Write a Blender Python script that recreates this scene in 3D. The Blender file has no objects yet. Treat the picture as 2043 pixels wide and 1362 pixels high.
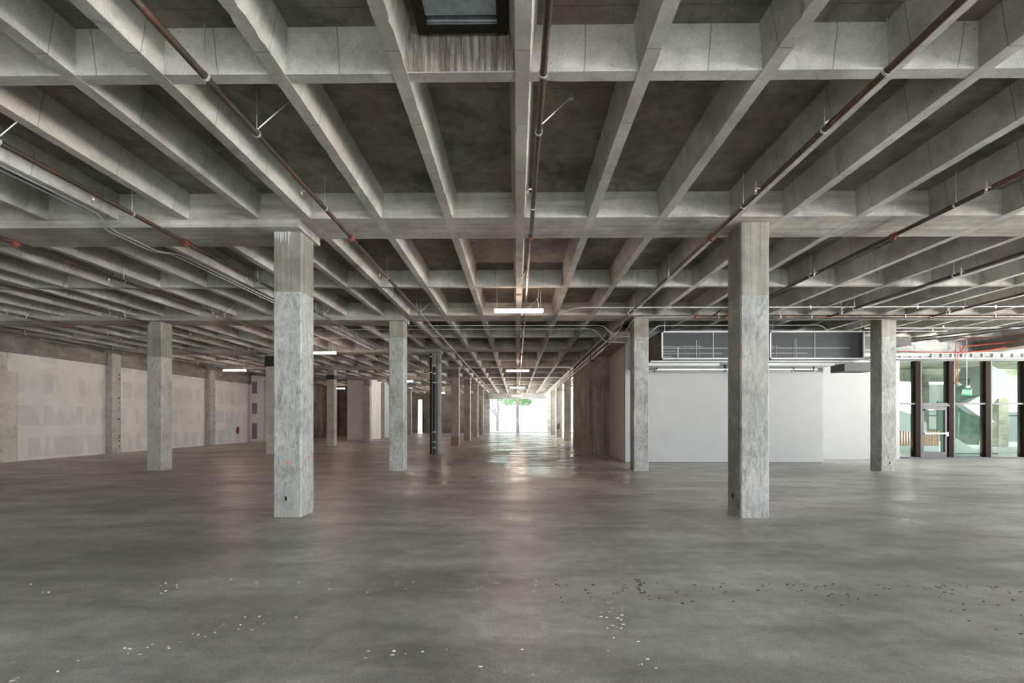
import bpy, math, random
from mathutils import Vector, Matrix
random.seed(7)
S = bpy.context.scene
C = S.collection

# ------------------------------------------------------------------ helpers
class MB:
    def __init__(self):
        self.v, self.f, self.m = [], [], []
    def add(self, vs, fs, mi=0):
        n = len(self.v)
        self.v += [tuple(p) for p in vs]
        self.f += [tuple(n + i for i in f) for f in fs]
        self.m += [mi] * len(fs)
        return self
    def box(self, x0, x1, y0, y1, z0, z1, mi=0):
        vs = [(x0,y0,z0),(x1,y0,z0),(x1,y1,z0),(x0,y1,z0),(x0,y0,z1),(x1,y0,z1),(x1,y1,z1),(x0,y1,z1)]
        return self.add(vs, [(0,3,2,1),(4,5,6,7),(0,1,5,4),(1,2,6,5),(2,3,7,6),(3,0,4,7)], mi)
    def loops(self, loops, mi=0, caps=True):
        n = len(loops[0]); vs = [p for l in loops for p in l]; fs = []
        for k in range(len(loops) - 1):
            for i in range(n):
                j = (i + 1) % n
                fs.append((k*n+i, k*n+j, (k+1)*n+j, (k+1)*n+i))
        if caps:
            fs.append(tuple(range(n))[::-1]); fs.append(tuple((len(loops)-1)*n + i for i in range(n)))
        return self.add(vs, fs, mi)
    def tube(self, pts, r, seg=10, mi=0):
        pts = [Vector(p) for p in pts]; loops = []
        rs = r if isinstance(r, (list, tuple)) else [r] * len(pts)
        for k, p in enumerate(pts):
            d = (pts[min(k+1, len(pts)-1)] - pts[max(k-1, 0)]).normalized()
            up = Vector((0,0,1)) if abs(d.z) < .9 else Vector((1,0,0))
            a = d.cross(up).normalized(); b = a.cross(d).normalized()
            loops.append([tuple(p + (a*math.cos(2*math.pi*i/seg) + b*math.sin(2*math.pi*i/seg)) * rs[k]) for i in range(seg)])
        return self.loops(loops, mi)
    def bend(self, pts, r, seg=8, rad=.08, mi=0):
        pts = [Vector(p) for p in pts]; out = [pts[0]]
        for k in range(1, len(pts)-1):
            a, p, b = pts[k-1], pts[k], pts[k+1]
            q = min(rad, (a-p).length*.45, (b-p).length*.45)
            s, e = p + (a-p).normalized()*q, p + (b-p).normalized()*q
            for t in (0, .33, .67, 1):
                out.append((1-t)**2*s + 2*t*(1-t)*p + t*t*e)
        out.append(pts[-1])
        return self.tube(out, r, seg, mi)
    def build(self, name, mats, parent=None, smooth=False, loc=None):
        me = bpy.data.meshes.new(name)
        vs = self.v
        if loc is not None:
            vs = [(p[0]-loc[0], p[1]-loc[1], p[2]-loc[2]) for p in vs]
        me.from_pydata(vs, [], self.f)
        for m in (mats if isinstance(mats, (list, tuple)) else [mats]):
            me.materials.append(m)
        me.polygons.foreach_set('material_index', self.m)
        if smooth:
            me.polygons.foreach_set('use_smooth', [True]*len(self.f))
            try: me.set_sharp_from_angle(angle=math.radians(40))
            except Exception: pass
        me.update()
        import bmesh
        bm = bmesh.new(); bm.from_mesh(me); bmesh.ops.recalc_face_normals(bm, faces=bm.faces); bm.to_mesh(me); bm.free()
        o = bpy.data.objects.new(name, me); C.objects.link(o)
        if parent is not None: o.parent = parent
        if loc is not None: o.location = loc
        return o

def tag(o, label=None, cat=None, group=None, kind=None):
    if label: o['label'] = label
    if cat: o['category'] = cat
    if group: o['group'] = group
    if kind: o['kind'] = kind
    return o

def empty(name, loc=(0,0,0), rz=0):
    o = bpy.data.objects.new(name, None); C.objects.link(o)
    o.location = loc; o.rotation_euler = (0,0,rz); o.empty_display_size = .1
    return o

def copy_tree(o, parent=None):
    c = o.copy(); C.objects.link(c)
    if parent is not None: c.parent = parent
    for ch in list(o.children): copy_tree(ch, c)
    return c

def struct(o): o['kind'] = 'structure'; return o

# ------------------------------------------------------------------ materials
class N:
    def __init__(self, name):
        self.mat = bpy.data.materials.new(name); self.mat.use_nodes = True
        self.t = self.mat.node_tree; self.n = self.t.nodes; self.l = self.t.links
        self.n.clear()
        self.out = self.n.new('ShaderNodeOutputMaterial')
        self.b = self.n.new('ShaderNodeBsdfPrincipled')
        self.l.new(self.b.outputs[0], self.out.inputs[0])
        self.geo = self.n.new('ShaderNodeNewGeometry')
        self.pos = self.geo.outputs['Position']
    def mapping(self, scale=(1,1,1), loc=(0,0,0), rot=(0,0,0)):
        m = self.n.new('ShaderNodeMapping'); self.l.new(self.pos, m.inputs[0])
        m.inputs['Scale'].default_value = scale; m.inputs['Location'].default_value = loc; m.inputs['Rotation'].default_value = rot
        return m.outputs[0]
    def noise(self, scale, detail=4, rough=.6, vec=None, dist=0):
        t = self.n.new('ShaderNodeTexNoise'); self.l.new(vec or self.pos, t.inputs['Vector'])
        t.inputs['Scale'].default_value = scale; t.inputs['Detail'].default_value = detail
        t.inputs['Roughness'].default_value = rough; t.inputs['Distortion'].default_value = dist
        return t.outputs[0]
    def ramp(self, fac, stops):
        r = self.n.new('ShaderNodeValToRGB'); self.l.new(fac, r.inputs[0])
        e = r.color_ramp.elements
        while len(e) < len(stops): e.new(.5)
        for i, (p, c) in enumerate(stops):
            e[i].position = p
            e[i].color = (c, c, c, 1) if isinstance(c, (int, float)) else (*c, 1)
        return r.outputs[0]
    def mix(self, fac, a, b, mode='MIX'):
        m = self.n.new('ShaderNodeMix'); m.data_type = 'RGBA'; m.blend_type = mode
        for s, v in ((m.inputs[0], fac), (m.inputs[6], a), (m.inputs[7], b)):
            if isinstance(v, (int, float)): s.default_value = v if s == m.inputs[0] else (v,v,v,1)
            elif isinstance(v, tuple): s.default_value = (*v, 1)
            else: self.l.new(v, s)
        return m.outputs[2]
    def math(self, op, a, b=None, c=None):
        m = self.n.new('ShaderNodeMath'); m.operation = op
        for i, v in enumerate((a, b, c)):
            if v is None: continue
            if isinstance(v, (int, float)): m.inputs[i].default_value = v
            else: self.l.new(v, m.inputs[i])
        return m.outputs[0]
    def xyz(self):
        s = self.n.new('ShaderNodeSeparateXYZ'); self.l.new(self.pos, s.inputs[0]); return s.outputs
    def nrm(self):
        s = self.n.new('ShaderNodeSeparateXYZ'); self.l.new(self.geo.outputs['Normal'], s.inputs[0]); return s.outputs
    def color(self, c):
        if isinstance(c, tuple): self.b.inputs['Base Color'].default_value = (*c, 1)
        else: self.l.new(c, self.b.inputs['Base Color'])
    def bump(self, h, strength=.3, dist=.01):
        b = self.n.new('ShaderNodeBump'); b.inputs['Strength'].default_value = strength; b.inputs['Distance'].default_value = dist
        self.l.new(h, b.inputs['Height']); self.l.new(b.outputs[0], self.b.inputs['Normal'])
    def rough(self, v):
        if isinstance(v, (int, float)): self.b.inputs['Roughness'].default_value = v
        else: self.l.new(v, self.b.inputs['Roughness'])
    def metal(self, v): self.b.inputs['Metallic'].default_value = v

def simple(name, col, rough=.6, metal=0., var=.12, scale=30):
    m = N(name)
    lo = tuple(c*(1-var) for c in col); hi = tuple(min(1, c*(1+var)) for c in col)
    m.color(m.ramp(m.noise(scale, 3), [(.3, lo), (.7, hi)])); m.rough(rough); m.metal(metal)
    return m.mat

def concrete(name, dark, lite, rough=.85, stains=.35, boards=None, seams=False, tint=None, fine=.26, vstreak=0.):
    m = N(name)
    base = m.ramp(m.noise(.9, 6, .65), [(.38, dark), (.62, lite)])
    blot = m.ramp(m.noise(4.5, 5, .7, dist=.6), [(.38, .66), (.56, 1.1)])
    c = m.mix(stains, base, m.mix(1., base, blot, 'MULTIPLY'))
    if tint:
        c = m.mix(m.ramp(m.noise(.55, 3, vec=m.mapping(loc=(3,9,1))), [(.45, 0.), (.72, .7)]), c, tint)
    grain = m.ramp(m.noise(120, 2, .8), [(.3, 1-fine), (.7, 1+fine)])
    c = m.mix(1., c, grain, 'MULTIPLY')
    pits = m.ramp(m.noise(38, 2, .5), [(.24, .55), (.31, 1.)])
    c = m.mix(1., c, pits, 'MULTIPLY')
    h = m.noise(28, 6, .7)
    if boards:
        bn = m.noise(1., 4, .6, vec=m.mapping(scale=boards))
        c = m.mix(1., c, m.ramp(bn, [(.3, .74), (.7, 1.18)]), 'MULTIPLY')
        h = m.math('ADD', h, bn)
    if vstreak:
        sn = m.noise(1., 4, .6, vec=m.mapping(scale=(22, 22, .5)))
        c = m.mix(vstreak, c, m.mix(1., c, m.ramp(sn, [(.35, .55), (.6, 1.2)]), 'MULTIPLY'))
    if seams:
        x, y, z = m.xyz(); nx, ny, nz = m.nrm()
        wob = m.math('MULTIPLY', m.math('SUBTRACT', m.noise(3, 3), .5), .018)
        fy = m.math('FRACT', m.math('DIVIDE', m.math('ADD', y, wob), .955))
        ly = m.math('MULTIPLY', m.math('LESS_THAN', fy, .009), m.math('LESS_THAN', m.math('ABSOLUTE', ny), .5))
        fx = m.math('FRACT', m.math('DIVIDE', m.math('ADD', m.math('SUBTRACT', x, .6), wob), 1.1))
        lx = m.math('MULTIPLY', m.math('LESS_THAN', fx, .010), m.math('GREATER_THAN', m.math('ABSOLUTE', ny), .5))
        c = m.mix(m.math('MULTIPLY', m.math('ADD', ly, lx), .55), c, (.05, .047, .04))
    if name == 'ceiling_concrete':
        x, y, z = m.xyz()
        inb = m.math('MULTIPLY', m.math('LESS_THAN', m.math('ABSOLUTE', m.math('ADD', x, .47)), .56), m.math('LESS_THAN', m.math('ABSOLUTE', m.math('SUBTRACT', y, 4.02)), .07))
        st = m.ramp(m.noise(1., 5, .7, vec=m.mapping(scale=(26, 1, 1.6))), [(.40, (.30,.25,.19)), (.52, (.72,.68,.6)), (.6, (1.15,1.15,1.12))])
        inb = m.math('MULTIPLY', inb, m.math('GREATER_THAN', z, 4.665)); c = m.mix(m.math('MULTIPLY', inb, .9), c, m.mix(1., c, st, 'MULTIPLY'))
    m.color(c); m.rough(rough); m.bump(h, .45, .012)
    return m.mat

M = {}
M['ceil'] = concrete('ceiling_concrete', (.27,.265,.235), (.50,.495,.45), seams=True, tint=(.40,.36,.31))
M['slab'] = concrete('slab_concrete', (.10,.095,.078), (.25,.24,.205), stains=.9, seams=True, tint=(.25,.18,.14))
M['girder'] = concrete('girder_concrete', (.27,.26,.225), (.46,.45,.40), boards=(.5, 14, 14), tint=(.36,.31,.27))
M['col_low'] = None
def column_mat(name, dark, lite, scratch):
    m = N(name)
    base = m.ramp(m.noise(1.6, 6, .65), [(.3, dark), (.7, lite)])
    sn = m.noise(1., 5, .65, vec=m.mapping(scale=(9, 9, 2.2)), dist=2.6)
    c = m.mix(1., base, m.ramp(sn, [(.30, 1-scratch), (.5, 1.), (.62, 1+scratch*.35)]), 'MULTIPLY')
    w = m.noise(7, 5, .7, vec=m.mapping(scale=(1,1,.5)), dist=3.5)
    c = m.mix(1., c, m.ramp(w, [(.455, 1.), (.49, 1-scratch*.8), (.525, 1.)]), 'MULTIPLY')
    c = m.mix(1., c, m.ramp(m.noise(110, 2, .8), [(.3, .84), (.7, 1.14)]), 'MULTIPLY')
    c = m.mix(m.ramp(m.noise(.7, 3, vec=m.mapping(loc=(4,4,4))), [(.5, 0.), (.75, .5)]), c, (.40,.38,.31))
    m.color(c); m.rough(.8); m.bump(m.math('ADD', m.noise(30, 5, .7), sn), .4, .01)
    return m.mat
M['col_low'] = column_mat('scraped_column_concrete', (.25,.255,.24), (.45,.455,.435), .46)
M['col_up'] = concrete('raw_column_concrete', (.19,.18,.145), (.31,.295,.25), vstreak=.5)
M['col_rough'] = column_mat('bare_column_concrete', (.26,.24,.205), (.42,.40,.35), .34)
M['spandrel'] = concrete('spandrel_concrete', (.13,.115,.09), (.23,.205,.165), boards=(1,1,5))
M['dark_wall'] = concrete('block_wall_concrete', (.20,.175,.145), (.36,.31,.26), vstreak=.6)
M['tan_wall'] = concrete('west_wall_concrete', (.34,.31,.25), (.50,.46,.38))
M['fascia'] = concrete('fascia_concrete', (.36,.37,.36), (.54,.55,.54), boards=(3,3,9))
M['ext_conc'] = concrete('courtyard_concrete', (.33,.34,.335), (.50,.51,.505), boards=(.6,4,12))
M['yard_conc'] = concrete('court_frame_concrete', (.19,.19,.14), (.40,.39,.31), boards=(.6,4,12))
M['yard_floor'] = concrete('court_floor_concrete', (.26,.265,.26), (.42,.425,.42))

def floor_mat():
    m = N('polished_floor_concrete')
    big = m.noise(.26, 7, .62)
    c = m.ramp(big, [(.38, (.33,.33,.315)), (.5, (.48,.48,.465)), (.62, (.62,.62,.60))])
    streak = m.noise(1., 6, .68, vec=m.mapping(scale=(.55, 1.9, 1)), dist=.2)
    c = m.mix(1., c, m.ramp(streak, [(.36, .70), (.5, 1.), (.64, 1.22)]), 'MULTIPLY')
    mott = m.noise(5.5, 6, .75)
    c = m.mix(1., c, m.ramp(mott, [(.30, .78), (.70, 1.22)]), 'MULTIPLY')
    # brown staining plus painted-in warm pendant light in mid hall, a field that starts at about y = 9
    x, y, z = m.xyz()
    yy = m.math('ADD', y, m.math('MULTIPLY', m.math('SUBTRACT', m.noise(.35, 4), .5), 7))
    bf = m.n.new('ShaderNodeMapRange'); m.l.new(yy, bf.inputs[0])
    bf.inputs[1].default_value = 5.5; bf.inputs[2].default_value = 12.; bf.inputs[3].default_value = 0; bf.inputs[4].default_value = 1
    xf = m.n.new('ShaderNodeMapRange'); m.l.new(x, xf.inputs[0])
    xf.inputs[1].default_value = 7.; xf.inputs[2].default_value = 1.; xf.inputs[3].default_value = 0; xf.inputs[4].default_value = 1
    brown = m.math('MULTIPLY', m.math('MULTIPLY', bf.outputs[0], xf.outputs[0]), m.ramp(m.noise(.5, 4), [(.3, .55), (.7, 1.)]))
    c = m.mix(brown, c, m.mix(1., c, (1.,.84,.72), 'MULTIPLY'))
    # pale scraped patches
    pale = m.ramp(m.noise(1.7, 7, .8, vec=m.mapping(scale=(1, 1.4, 1), loc=(7,2,0)), dist=.5), [(.54, 0.), (.70, .45)])
    c = m.mix(pale, c, (.50,.51,.50))
    dark = m.ramp(m.noise(.45, 5, .6, vec=m.mapping(scale=(.8, 1.5, 1), loc=(1,22,0)), dist=.2), [(.46, 0.), (.72, .5)])
    c = m.mix(dark, c, (.20,.20,.18))
    c = m.mix(1., c, m.ramp(m.noise(75, 4, .85), [(.32, .60), (.68, 1.4)]), 'MULTIPLY')
    m.color(c)
    rb = m.ramp(m.noise(1., 5, .6, vec=m.mapping(scale=(.8, 1.6, 1), loc=(0,5,0))), [(.35, .32), (.65, .50)])
    # foot traffic has polished the aisle in puddle-shaped patches
    pol = m.ramp(m.noise(1., 6, .68, vec=m.mapping(scale=(.5, .7, 1), loc=(3,5,0))), [(.36, .12), (.62, .42)])
    ax = m.n.new('ShaderNodeMapRange'); m.l.new(m.math('ABSOLUTE', m.math('SUBTRACT', x, .3)), ax.inputs[0])
    ax.inputs[1].default_value = 2.4; ax.inputs[2].default_value = 4.2; ax.inputs[3].default_value = 1.; ax.inputs[4].default_value = 0.
    ay = m.n.new('ShaderNodeMapRange'); m.l.new(yy, ay.inputs[0]); ay.inputs[1].default_value = 7.; ay.inputs[2].default_value = 13.
    m.rough(m.mix(m.math('MULTIPLY', ax.outputs[0], ay.outputs[0]), rb, pol))
    m.bump(m.math('ADD', m.noise(9, 6, .7), m.math('MULTIPLY', m.noise(1.1, 2), 6)), .14, .012)
    return m.mat
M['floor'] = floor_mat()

def drywall_mat():
    m = N('taped_drywall')
    x, y, z = m.xyz()
    c = m.ramp(m.noise(1.2, 4), [(.3, (.49,.455,.395)), (.7, (.60,.565,.50))])
    # rows of darker bare board between wide bands of pale joint compound
    fz = m.math('FRACT', m.math('DIVIDE', m.math('ADD', z, .25), 1.22))
    rowm = m.math('MULTIPLY', m.math('GREATER_THAN', fz, .30), m.math('LESS_THAN', fz, .92))
    cell = m.noise(1., 1, .5, vec=m.mapping(scale=(.1, 2.6, .45)))
    cellm = m.ramp(cell, [(.46, 0.), (.52, 1.)])
    c = m.mix(m.math('MULTIPLY', m.math('MULTIPLY', rowm, cellm), .30), c, (.30,.30,.28))
    c = m.mix(1., c, m.ramp(m.noise(90, 2), [(.3, .93), (.7, 1.05)]), 'MULTIPLY')
    m.color(c); m.rough(.9)
    return m.mat
M['drywall'] = drywall_mat()
M['white_wall'] = simple('painted_drywall', (.41,.415,.41), .8, 0, .03, 2)
M['warm_wall'] = simple('primed_drywall', (.60,.57,.53), .85, 0, .05, 2)
M['purple'] = simple('purple_drywall', (.20,.15,.21), .9, 0, .15, 20)
M['galv'] = simple('galvanised_steel', (.66,.67,.67), .38, .75, .1, 40)
M['galvwhite'] = simple('pale_steel', (.50,.52,.51), .5, .2, .06, 20)
M['steel'] = simple('brushed_mullion', (.075,.073,.075), .6, .2, .1, 20)
M['mull_dark'] = simple('dark_mullion', (.022,.014,.01), .8, 0, .5, 30)
M['mull_dark'].node_tree.nodes['Principled BSDF'].inputs['Specular IOR Level'].default_value = .1
M['black'] = simple('black_rubber', (.012,.012,.012), .6, 0, .2, 30)
M['redpipe'] = simple('red_pipe_paint', (.30,.045,.025), .5, .1, .3, 25)
M['orange'] = simple('red_primer_coupling', (.20,.065,.04), .55, .2, .3, 40)
M['white'] = simple('white_enamel', (.82,.83,.82), .5, 0, .03, 10)
M['brass'] = simple('dull_brass', (.55,.5,.42), .35, .8, .15, 60)
M['red'] = simple('extinguisher_red', (.22,.02,.015), .35, 0, .1, 20)
M['wood'] = simple('fence_timber', (.34,.16,.075), .6, 0, .25, 8)
M['bark'] = simple('tree_bark', (.16,.13,.14), .9, 0, .25, 12)
M['leaf'] = simple('tree_leaf', (.14,.24,.12), .7, 0, .35, 4)
M['paving'] = simple('street_paving', (.70,.70,.69), .85, 0, .06, 1)
M['ext_white'] = simple('white_stucco', (.52,.53,.56), .9, 0, .02, 1)
M['ext_grey'] = simple('grey_stair_panel', (.30,.32,.33), .6, 0, .08, 2)
M['hatch'] = simple('hatch_steel', (.028,.02,.014), .6, .4, .5, 25)
M['deck'] = simple('deck_steel', (.42,.48,.50), .5, .3, .25, 12)
M['rust'] = simple('rust_stain', (.15,.085,.04), .85, 0, .35, 25)
M['chip'] = simple('spalled_chip', (.10,.07,.045), .9, 0, .4, 60)
M['chip_pale'] = simple('pale_chip', (.62,.61,.58), .9, 0, .15, 60)
def pipe_mat():
    m = N('sprinkler_steel')
    f = m.noise(1., 5, .7, vec=m.mapping(scale=(3, 1.1, 3)), dist=.5)
    m.color(m.ramp(f, [(.35, (.05,.042,.034)), (.52, (.11,.09,.072)), (.62, (.15,.075,.05)), (.74, (.32,.29,.26))]))
    m.metal(.65); m.rough(.36); return m.mat
M['pipe'] = pipe_mat()
def ins_mat():
    m = N('dark_duct_liner')
    m.color(m.ramp(m.noise(90, 3, .8), [(.3, (.014,.017,.017)), (.7, (.050,.058,.058))])); m.rough(.32); return m.mat
M['liner'] = ins_mat()
def glass(name, tint, gl=1., ior=1.5, rough=0.):
    m = N(name); m.n.remove(m.b)
    tr = m.n.new('ShaderNodeBsdfTransparent'); tr.inputs[0].default_value = (*tint, 1)
    g = m.n.new('ShaderNodeBsdfGlossy'); g.inputs['Roughness'].default_value = rough
    dt = m.n.new('ShaderNodeVectorMath'); dt.operation = 'DOT_PRODUCT'
    m.l.new(m.geo.outputs['Normal'], dt.inputs[0]); m.l.new(m.geo.outputs['Incoming'], dt.inputs[1])
    f5 = m.math('POWER', m.math('SUBTRACT', 1., m.math('ABSOLUTE', dt.outputs['Value'])), 5.)
    fr = m.math('ADD', m.math('MULTIPLY', f5, .94*gl), .04*gl)
    mx = m.n.new('ShaderNodeMixShader'); m.l.new(fr, mx.inputs[0]); m.l.new(tr.outputs[0], mx.inputs[1]); m.l.new(g.outputs[0], mx.inputs[2])
    m.l.new(mx.outputs[0], m.out.inputs[0]); return m.mat
M['glass'] = glass('clear_glass', (.93,.96,.94))
M['tint_glass'] = glass('tinted_glass', (.80,.87,.83), .06)
M['green_glass'] = simple('green_curved_glass', (.17,.27,.215), .25, .1, .25, 3)
M['green_glass2'] = simple('pale_green_glass', (.32,.43,.38), .2, .1, .12, 3)
def emit(name, col, st):
    m = N(name); m.b.inputs['Base Color'].default_value = (*[c*.25 for c in col], 1)
    m.b.inputs['Emission Color'].default_value = (*col, 1); m.b.inputs['Emission Strength'].default_value = st; return m.mat
M['led'] = emit('led_diffuser', (1., .74, .60), 16.)
M['exit_green'] = emit('exit_green', (.01, .45, .13), .4)
M['exit_text'] = emit('exit_letters', (.45, 1., .65), .5)

# ------------------------------------------------------------------ layout numbers
EYE = 1.546
SOF, SLAB, DEEP = 4.65, 5.02, 4.53
BAY = 6.55
def rowy(k): return 7.2 + BAY*(k-1)
LW, LA, LB, LC = -11.05, -3.65, 3.75, 11.15
XW, XE, YS, YN = -18.55, 22.6, -13.0, 53.0
ribs_x = []
for b in range(-3, 3):
    c0 = .05 + 7.4*b
    ribs_x += [c0 + 1.1*i for i in range(-3, 4)]
ribs_x = [x for x in ribs_x if XW-.1 < x < XE-.2]

# ------------------------------------------------------------------ ceiling
H = (-.77, -.17, 2.5, 3.99)     # hatch opening
ceil = MB()
ceil.box(XW-.3, H[0], YS, YN+.6, SLAB, 5.35)
ceil.box(H[1], XE+4.5, YS, 18.55, SLAB, 5.35); ceil.box(H[1], 11.3, 18.55, YN+.6, SLAB, 5.35)  # slab reaches past the east side, added to keep sun off the floor
ceil.box(H[0], H[1], YS, H[2], SLAB, 5.35); ceil.box(H[0], H[1], H[3], YN+.6, SLAB, 5.35)
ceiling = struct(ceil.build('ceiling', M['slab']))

def prism_run(axis, c, s0, s1, wb, wt, zb, zt, fine_to=None, step=.07, jit=.0022):
    """trapezoid rib along an axis; ragged lower arrises on the stretch near the viewer"""
    mb = MB(); pts = []
    s = s0
    while s < s1 - 1e-6:
        pts.append(s); s += (step if (fine_to and -0.5 < s < min(fine_to, 14)) else 1.7)
    pts.append(s1); loops = []
    for s in pts:
        def j():
            r = random.random()
            return random.uniform(-jit, jit*.3) if r < .97 else -random.uniform(.006, .016)
        a = [(-wb/2 - j()*1, zb + abs(j())*.5), (wb/2 + j(), zb + abs(j())*.5), (wt/2, zt), (-wt/2, zt)]
        loops.append([((c+u, s, z) if axis == 'y' else (s, c+u, z)) for u, z in a])
    return mb.loops(loops)

for x in ribs_x:
    yend = 18.5 if x > 11.2 else YN+.1
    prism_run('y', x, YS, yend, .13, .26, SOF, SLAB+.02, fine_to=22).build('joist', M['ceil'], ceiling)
yy = 4.13 - 2*BAY
while yy < YN:
    xe = XE if yy < 18 else 11.2
    prism_run('x', yy, XW, xe, .12, .25, SOF+.004, SLAB+.02, fine_to=14 if 3 < yy < 12 else None).build('cross_rib', M['ceil'], ceiling)
    yy += BAY
for k in range(-1, 9):
    y0 = rowy(k) - .2
    xe = XE if y0 < 18 else 11.2
    prism_run('x', y0+.4, XW, xe, .8, .9, SOF+.002, SLAB+.02, fine_to=14 if 3 < y0 < 8 else None).build('girder', M['girder'], ceiling)
    mb = MB().box(XW, -3.38, y0+.012, y0+.788, DEEP, SOF+.1); mb.build('girder_drop', M['girder'], ceiling)
MB().box(18.2, 18.95, YS, 18.3, 4.2, SLAB+.01).build('edge_beam', M['spandrel'], ceiling)

# roof hatch in the coffer above the viewer
hatch = empty('roof_hatch', (0,0,SLAB))
tag(hatch, 'dark steel framed roof hatch with corrugated deck, set in a stained ceiling coffer', 'hatch')
hf = MB()
x0, x1, y0, y1 = H
hf.box(x0-.09, x0+.0, y0-.1, y1+.0, 4.93, 5.2); hf.box(x1, x1+.09, y0-.1, y1+.0, 4.93, 5.2)
hf.box(x0, x1, y1-.075, y1, 4.93, 5.2); hf.box(x0, x1, y0-.1, y0, 4.93, 5.2)
for v in range(len(hf.v)): hf.v[v] = (hf.v[v][0], hf.v[v][1], hf.v[v][2]-SLAB)
hf.build('frame', M['hatch'], hatch)
dk = MB(); prof = []
yy = y0
while yy < y1-.05:
    prof += [(yy, -.07), (yy+.15, -.07), (yy+.155, .07), (yy+.205, .07), (yy+.21, -.07), (yy+.22,-.07), (yy+.222,-.055), (yy+.232,-.055)]; yy += .235
loops = [[(x0, a, b), (x1, a, b), (x1, a, b+.01), (x0, a, b+.01)] for a, b in prof]
dk.loops(loops); dk.build('corrugated_deck', M['deck'], hatch)

# ------------------------------------------------------------------ floor
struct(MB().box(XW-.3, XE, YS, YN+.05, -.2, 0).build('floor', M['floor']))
g = MB().box(-60, 60, YN+.05, 110, -.25, -.05); g.box(XE, 60, YS, 33.9, -.25, -.03); g.box(11.0, 60, 33.9, YN+.05, -.25, -.05)
struct(g.build('ground_outside', M['paving']))
def chips(n, fn, name, mat, label, lo, hi):
    mb = MB()
    for _ in range(n):
        x, y = fn(); a, b = random.uniform(lo, hi), random.uniform(lo, hi)*.8; h = random.uniform(.002, .006)
        k = 7; ang = random.uniform(0, 3)
        base, top = [], []
        for i in range(k):
            t = ang + 2*math.pi*i/k; r = random.uniform(.65, 1.1)
            base.append((x + a*r*math.cos(t), y + b*r*math.sin(t), .0005)); top.append((x + a*.6*r*math.cos(t), y + b*.6*r*math.sin(t), h))
        mb.loops([base, top])
    return tag(mb.build(name, mat), label, 'floor debris', kind='stuff')
def f_dark():
    r = random.random()
    if r < .62: return random.uniform(.3, 6.8), random.choice([4.28, 4.2, 4.06, 3.9]) + random.gauss(0, .05)
    if r < .85: return random.uniform(3.4, 5.6), random.uniform(3.2, 4.1)
    return 1.15 + random.gauss(0, .03), random.uniform(3.9, 4.45)
chips(190, f_dark, 'floor_chips', M['chip'], 'dark spalled pits and crumbs in lines across the bare grey floor', .006, .020)
def f_pale():
    r = random.random()
    if r < .4: return random.uniform(-6.0, .2), random.choice([4.3, 4.22, 4.1]) + random.gauss(0, .06)
    if r < .7:
        t = random.random(); return .78 + random.gauss(0, .07) - t*.05, 2.6 + 1.3*t
    if r < .9:
        t = random.random(); return -3.2 + 1.6*t + random.gauss(0,.08), 2.6 + 1.1*t + random.gauss(0,.08)
    return random.uniform(-1, .2), random.uniform(2.75, 3.1)
chips(130, f_pale, 'pale_floor_chips', M['chip_pale'], 'pale plaster crumbs and chipped spots scattered on the near floor', .005, .02)

# ------------------------------------------------------------------ columns
def column(x, y, label, band=4.03, top=SOF, w=.45, low='col_low', up='col_up', group=None):
    o = empty('column', (x, y + w/2, 0)); tag(o, label, 'column', group, 'thing')
    mb = MB(); c = .018; h = w/2
    def ring(z):
        return [(-h+c,-h,z),(h-c,-h,z),(h,-h+c,z),(h,h-c,z),(h-c,h,z),(-h+c,h,z),(-h,h-c,z),(-h,-h+c,z)]
    mb.loops([ring(0), ring(band*.5), ring(band)], 0); mb.build('shaft', M[low], o)
    mb = MB(); mb.loops([ring(band), ring(top+.01)], 0); mb.build('upper_shaft', M[up], o)
    return o
A = {}
A1 = column(LA, rowy(1), 'large scuffed grey column near the viewer with orange paint flecks and plaster drips', band=3.58, top=DEEP)
B1 = column(LB, rowy(1), 'large pale scraped concrete column nearest the viewer, standing in front of the white wall', band=3.5)
A2 = column(LA, rowy(2), 'second concrete column of the row along the central aisle, behind the scuffed orange-flecked one', top=DEEP)
B2 = column(LB, rowy(2), 'pale concrete column by the near corner of the white wall, under the conduits')
W2 = column(LW, rowy(2), 'darker grey concrete column standing alone before the taped drywall panels', band=3.46, top=DEEP, low='col_rough')
C2 = column(LC, rowy(2), 'concrete column beside the glass wall and the end of the duct box')
A3 = column(LA, rowy(3), 'concrete column with dark drain pipes strapped to its front', top=DEEP, low='col_rough')
W3 = column(LW, rowy(3), 'concrete column with a black box on top, half hidden by the nearest scuffed column', top=DEEP, low='col_rough')
A4 = column(LA, rowy(4), 'concrete column with a rust-red foot, next after the one with drain pipes', top=DEEP, low='col_rough')
W4 = column(LW, rowy(4), 'brown concrete column with a black band round its top', top=DEEP, low='col_rough')
A5 = column(LA, rowy(5), 'aisle column right behind the rust-footed one', top=DEEP, low='col_rough')
W5 = column(LW, rowy(5), 'brown concrete column between the two primed drywall boxes', top=DEEP, low='col_rough')
A6 = column(LA, rowy(6), 'aisle column before the last piped one near the bright opening', top=DEEP, low='col_rough')
A7 = column(LA, rowy(7), 'last free-standing aisle column with a thin pipe, by the bright opening', top=DEEP, low='col_rough')
W7 = column(LW, rowy(7), 'far concrete column near the slit window, seen past the drywall boxes', top=DEEP, low='col_rough')
B5 = column(LB, rowy(5), 'concrete column next to the end of the dark block wall', low='col_rough')
B6 = column(LB, rowy(6), 'far concrete column with a fire extinguisher on it', low='col_rough')
B7 = column(LB, rowy(7), 'farthest free-standing column on the extinguisher side of the bright opening', low='col_rough')
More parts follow.
